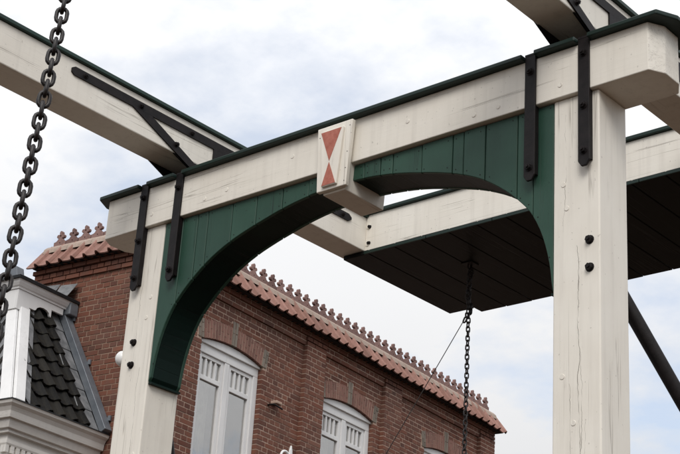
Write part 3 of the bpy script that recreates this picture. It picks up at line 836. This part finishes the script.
for rix in range(9):
    s = rix * EXP + .01; t = s / LS
    a0 = fr(t) + .20; a = -.29 - .20
    while a > a0 - .12:
        nplace(BTM, 'slate_tile', 'roof_tile', (a, sd_(t) - .012 + random.uniform(-.004, .004), Z(ZB0) + us.z * s + random.uniform(-.004, .004)), (1, random.uniform(-.05, .05), random.uniform(-.045, .045)), us + Vector((0, random.uniform(-.03, .03), 0))); a -= .19
uf = Vector((AT - AB, 0, ZTP - ZB0)); LF = uf.length; uf.normalize()
for rix in range(9):
    s = rix * EXP + .01; t = s / LF
    b = sd_(t) + .44
    while b < sd_(t) + 1.4:
        nplace(BTM, 'slate_tile', 'roof_tile', (fr(t) - .012, b, Z(ZB0) + uf.z * s), (0, -1, random.uniform(-.02, .02)), uf); b += .19
# hip boards, lead strips, downpipe
def slab(name, mat, pts, nrm, th, parent=N):
    nrm = Vector(nrm).normalized() * th; bm = bmesh.new()
    a = [bm.verts.new((p[0], p[1], Z(p[2]))) for p in pts]; b = [bm.verts.new(Vector((p[0], p[1], Z(p[2]))) + nrm) for p in pts]
    bm.faces.new(a); bm.faces.new(b[::-1]); k = len(pts)
    for i in range(k): bm.faces.new((a[i], b[i], b[(i + 1) % k], a[(i + 1) % k]))
    bmesh.ops.recalc_face_normals(bm, faces=bm.faces)
    bmesh.ops.bevel(bm, geom=bm.edges[:], offset=.004, segments=1, affect='EDGES', clamp_overlap=True)
    return link(name, bm_mesh(name, bm), mat, parent)
ns = Vector((0, -us.z, us.y)); nf = Vector((-uf.z, 0, uf.x))
o1 = .055                                # boards stand proud of the tiles
hb0 = (AB - .03, BB_ - .03, ZB0); hb1 = (fr(.97) - .03, sd_(.97) - .03, ZB0 + .97 * (ZTP - ZB0))
slab('hip_board', 'white_x', [hb0, (AB + .11, BB_ - .03, ZB0), (fr(.97) + .11, sd_(.97) - .03, hb1[2]), hb1], ns, .045)
slab('hip_board', 'white_x', [hb0, hb1, (fr(.97) - .03, sd_(.97) + .12, hb1[2]), (AB - .03, BB_ + .12, ZB0)], nf, .045)
slab('lead_strip', 'lead', [(AB + .111, BB_ - .02, ZB0), (AB + .21, BB_ - .02, ZB0), (fr(.97) + .20, sd_(.97) - .02, hb1[2]), (fr(.97) + .111, sd_(.97) - .02, hb1[2])], ns, .03)
slab('lead_strip', 'lead', [(AB - .02, BB_ + .121, ZB0), (fr(.97) - .02, sd_(.97) + .121, hb1[2]), (fr(.97) - .02, sd_(.97) + .23, hb1[2]), (AB - .02, BB_ + .23, ZB0)], nf, .03)
for k in range(6):                        # stepped lead soakers beside the pipe
    t0, t1 = k / 6 * .93, (k + 1) / 6 * .93 + .02
    w0 = .335 + .03 * (k % 2)
    slab('lead_soaker', 'lead', [(-w0, sd_(t0) - .03 - .012, ZB0 + t0 * 1.62), (-.13, sd_(t0) - .03 - .012, ZB0 + t0 * 1.62), (-.13, sd_(t1) - .03, ZB0 + t1 * 1.62), (-w0 + .02, sd_(t1) - .03, ZB0 + t1 * 1.62)], ns, .014)
pipe = slab('downpipe', 'zinc', [(-.135, BB_ - .06, ZB0 - .0), (-.02, BB_ - .06, ZB0 - .0), (-.02, sd_(.98) - .06, ZB0 + .98 * 1.62), (-.135, sd_(.98) - .06, ZB0 + .98 * 1.62)], ns, .085)
for t in (.12, .55, .9): box('pipe_clip', 'zinc', N, -.03, -.004, sd_(t) - .20, sd_(t) - .16, Z(ZB0 + t * 1.62 - .03), Z(ZB0 + t * 1.62 + .03), .004)
box('pipe_head', 'zinc', N, -.14, -.006, 1.06, 1.20, Z(.97), Z(1.115), .012)
for q0, q1, zz_ in ((1.10, 1.36, 1.40), (1.375, 1.66, 1.435)):      # lead turned up against the brick wall
    slab('lead_flashing', 'lead', [(-.20, q0 - .03, 1.168), (-.20, q1 - .05, 1.168), (-.03, q1, zz_), (-.03, q0, zz_ - .02)], (-1, 0, .6), .012)
# eaves: scalloped fascia, crown moulding, black roof edge on both sides
FB, FA = 1.135, -.885
def scallop(u0, u1):
    pts = [(u0, 1.03)]; n = 0
    pts.append((u0, .80)); u = u0 + .20; pts.append((u, .80)); 
    pts += [(u, .865), (u + .08, .865)]
    c = u + .21
    for t in range(180, -1, -30): pts.append((c + .11 * math.cos(R(t)), .875 + .06 * math.sin(R(t))))
    pts += [(c + .13, .865)]
    pts += [(c + .13, .955), (u1, .955), (u1, 1.03)]
    return pts
link('fascia', bm_mesh('fascia', prism([(a, Z(z)) for a, z in scallop(FA, -.165)], 1, FB, FB + .03, .003, 1)), 'white_x', N)
link('fascia', bm_mesh('fascia', prism([(b, Z(z)) for b, z in scallop(FB + .0305, BEND)], 0, FA, FA + .03, .003, 1)), 'white_x', N)
def eave_ring(name, mat, prof):
    """moulding swept round the corner: prof = (outward, z)"""
    bm = bmesh.new(); rows = []
    for (o, z) in prof:
        rows.append([bm.verts.new(p) for p in ((-.012, FB - o, Z(z)), (FA - o, FB - o, Z(z)), (FA - o, BEND, Z(z)))])
    n = len(rows)
    for i in range(n):
        a, b = rows[i], rows[(i + 1) % n]
        for k in range(2): bm.faces.new((a[k], a[k + 1], b[k + 1], b[k]))
    bm.faces.new([r[0] for r in rows]); bm.faces.new([r[2] for r in rows][::-1])
    bmesh.ops.recalc_face_normals(bm, faces=bm.faces)
    return link(name, bm_mesh(name, bm), mat, N)
eave_ring('crown_moulding', 'white_x', [(-.03, 1.031), (.012, 1.031), (.016, 1.05), (.03, 1.06), (.05, 1.09), (.06, 1.125), (-.03, 1.125)])
eave_ring('roof_edge', 'black', [(-.06, 1.1255), (.085, 1.1255), (.09, 1.155), (.075, 1.165), (-.06, 1.165)])
box('roof_deck', 'flat_roof', N, FA + .05, -.012, FB + .05, BEND, Z(1.13), Z(1.16))
# little zinc vent on the flat roof
link('vent', bm_mesh('vent', prism([(1.42, Z(1.161)), (1.66, Z(1.161)), (1.60, Z(1.455)), (1.50, Z(1.455))], 0, -.64, -.52, .006)), 'zinc', N)
# main cornice below the mansard
FB, FA = BB_, AB
co = [(-.10, -.86), (.0, -.86), (.0, -.80), (.045, -.795), (.045, -.765), (.075, -.755), (.09, -.70), (.09, -.672), (.125, -.665), (.13, -.64), (.135, -.60), (.155, -.56), (.185, -.535), (.195, -.505), (-.10, -.505)]
def ring2(name, mat, prof): return eave_ring(name, mat, [(o - .10, z) for o, z in prof])
ring2('cornice', 'cornice', co)
ring2('cornice_flashing', 'black', [(-.1, -.5045), (.203, -.5045), (.203, -.494), (-.1, -.494)])
dm = bpy.data.meshes.new('dentil'); q = Boxes(); q.add(-.022, .022, -.032, .0, -.036, .036); dm = q.mesh('dentil')
ring2('frieze', 'cornice', [(-.10, -1.4), (-.012, -1.4), (-.012, -.861), (-.10, -.861)])
ring2('bed_mould', 'cornice', [(-.02, -.915), (.012, -.915), (.02, -.897), (.02, -.8615), (-.02, -.8615)])
ring2('bed_mould', 'cornice', [(-.02, -1.08), (.03, -1.08), (.034, -1.05), (.0, -1.03), (-.02, -1.03)])
a = AB + .10
while a < -.05:
    o = link('dentil', dm, 'cornice', N); o.location = (a, BB_ + .112, Z(-.955)); a += .078
b = BB_ + .14
while b < BEND - 2.4:
    o = link('dentil', dm, 'cornice', N); o.location = (AB + .112, b, Z(-.955)); o.rotation_euler.z = -math.pi / 2; b += .078
box('wall', 'plaster', N, AB + .113, -.012, BB_ + .113, BEND, 0, Z(-.5045))
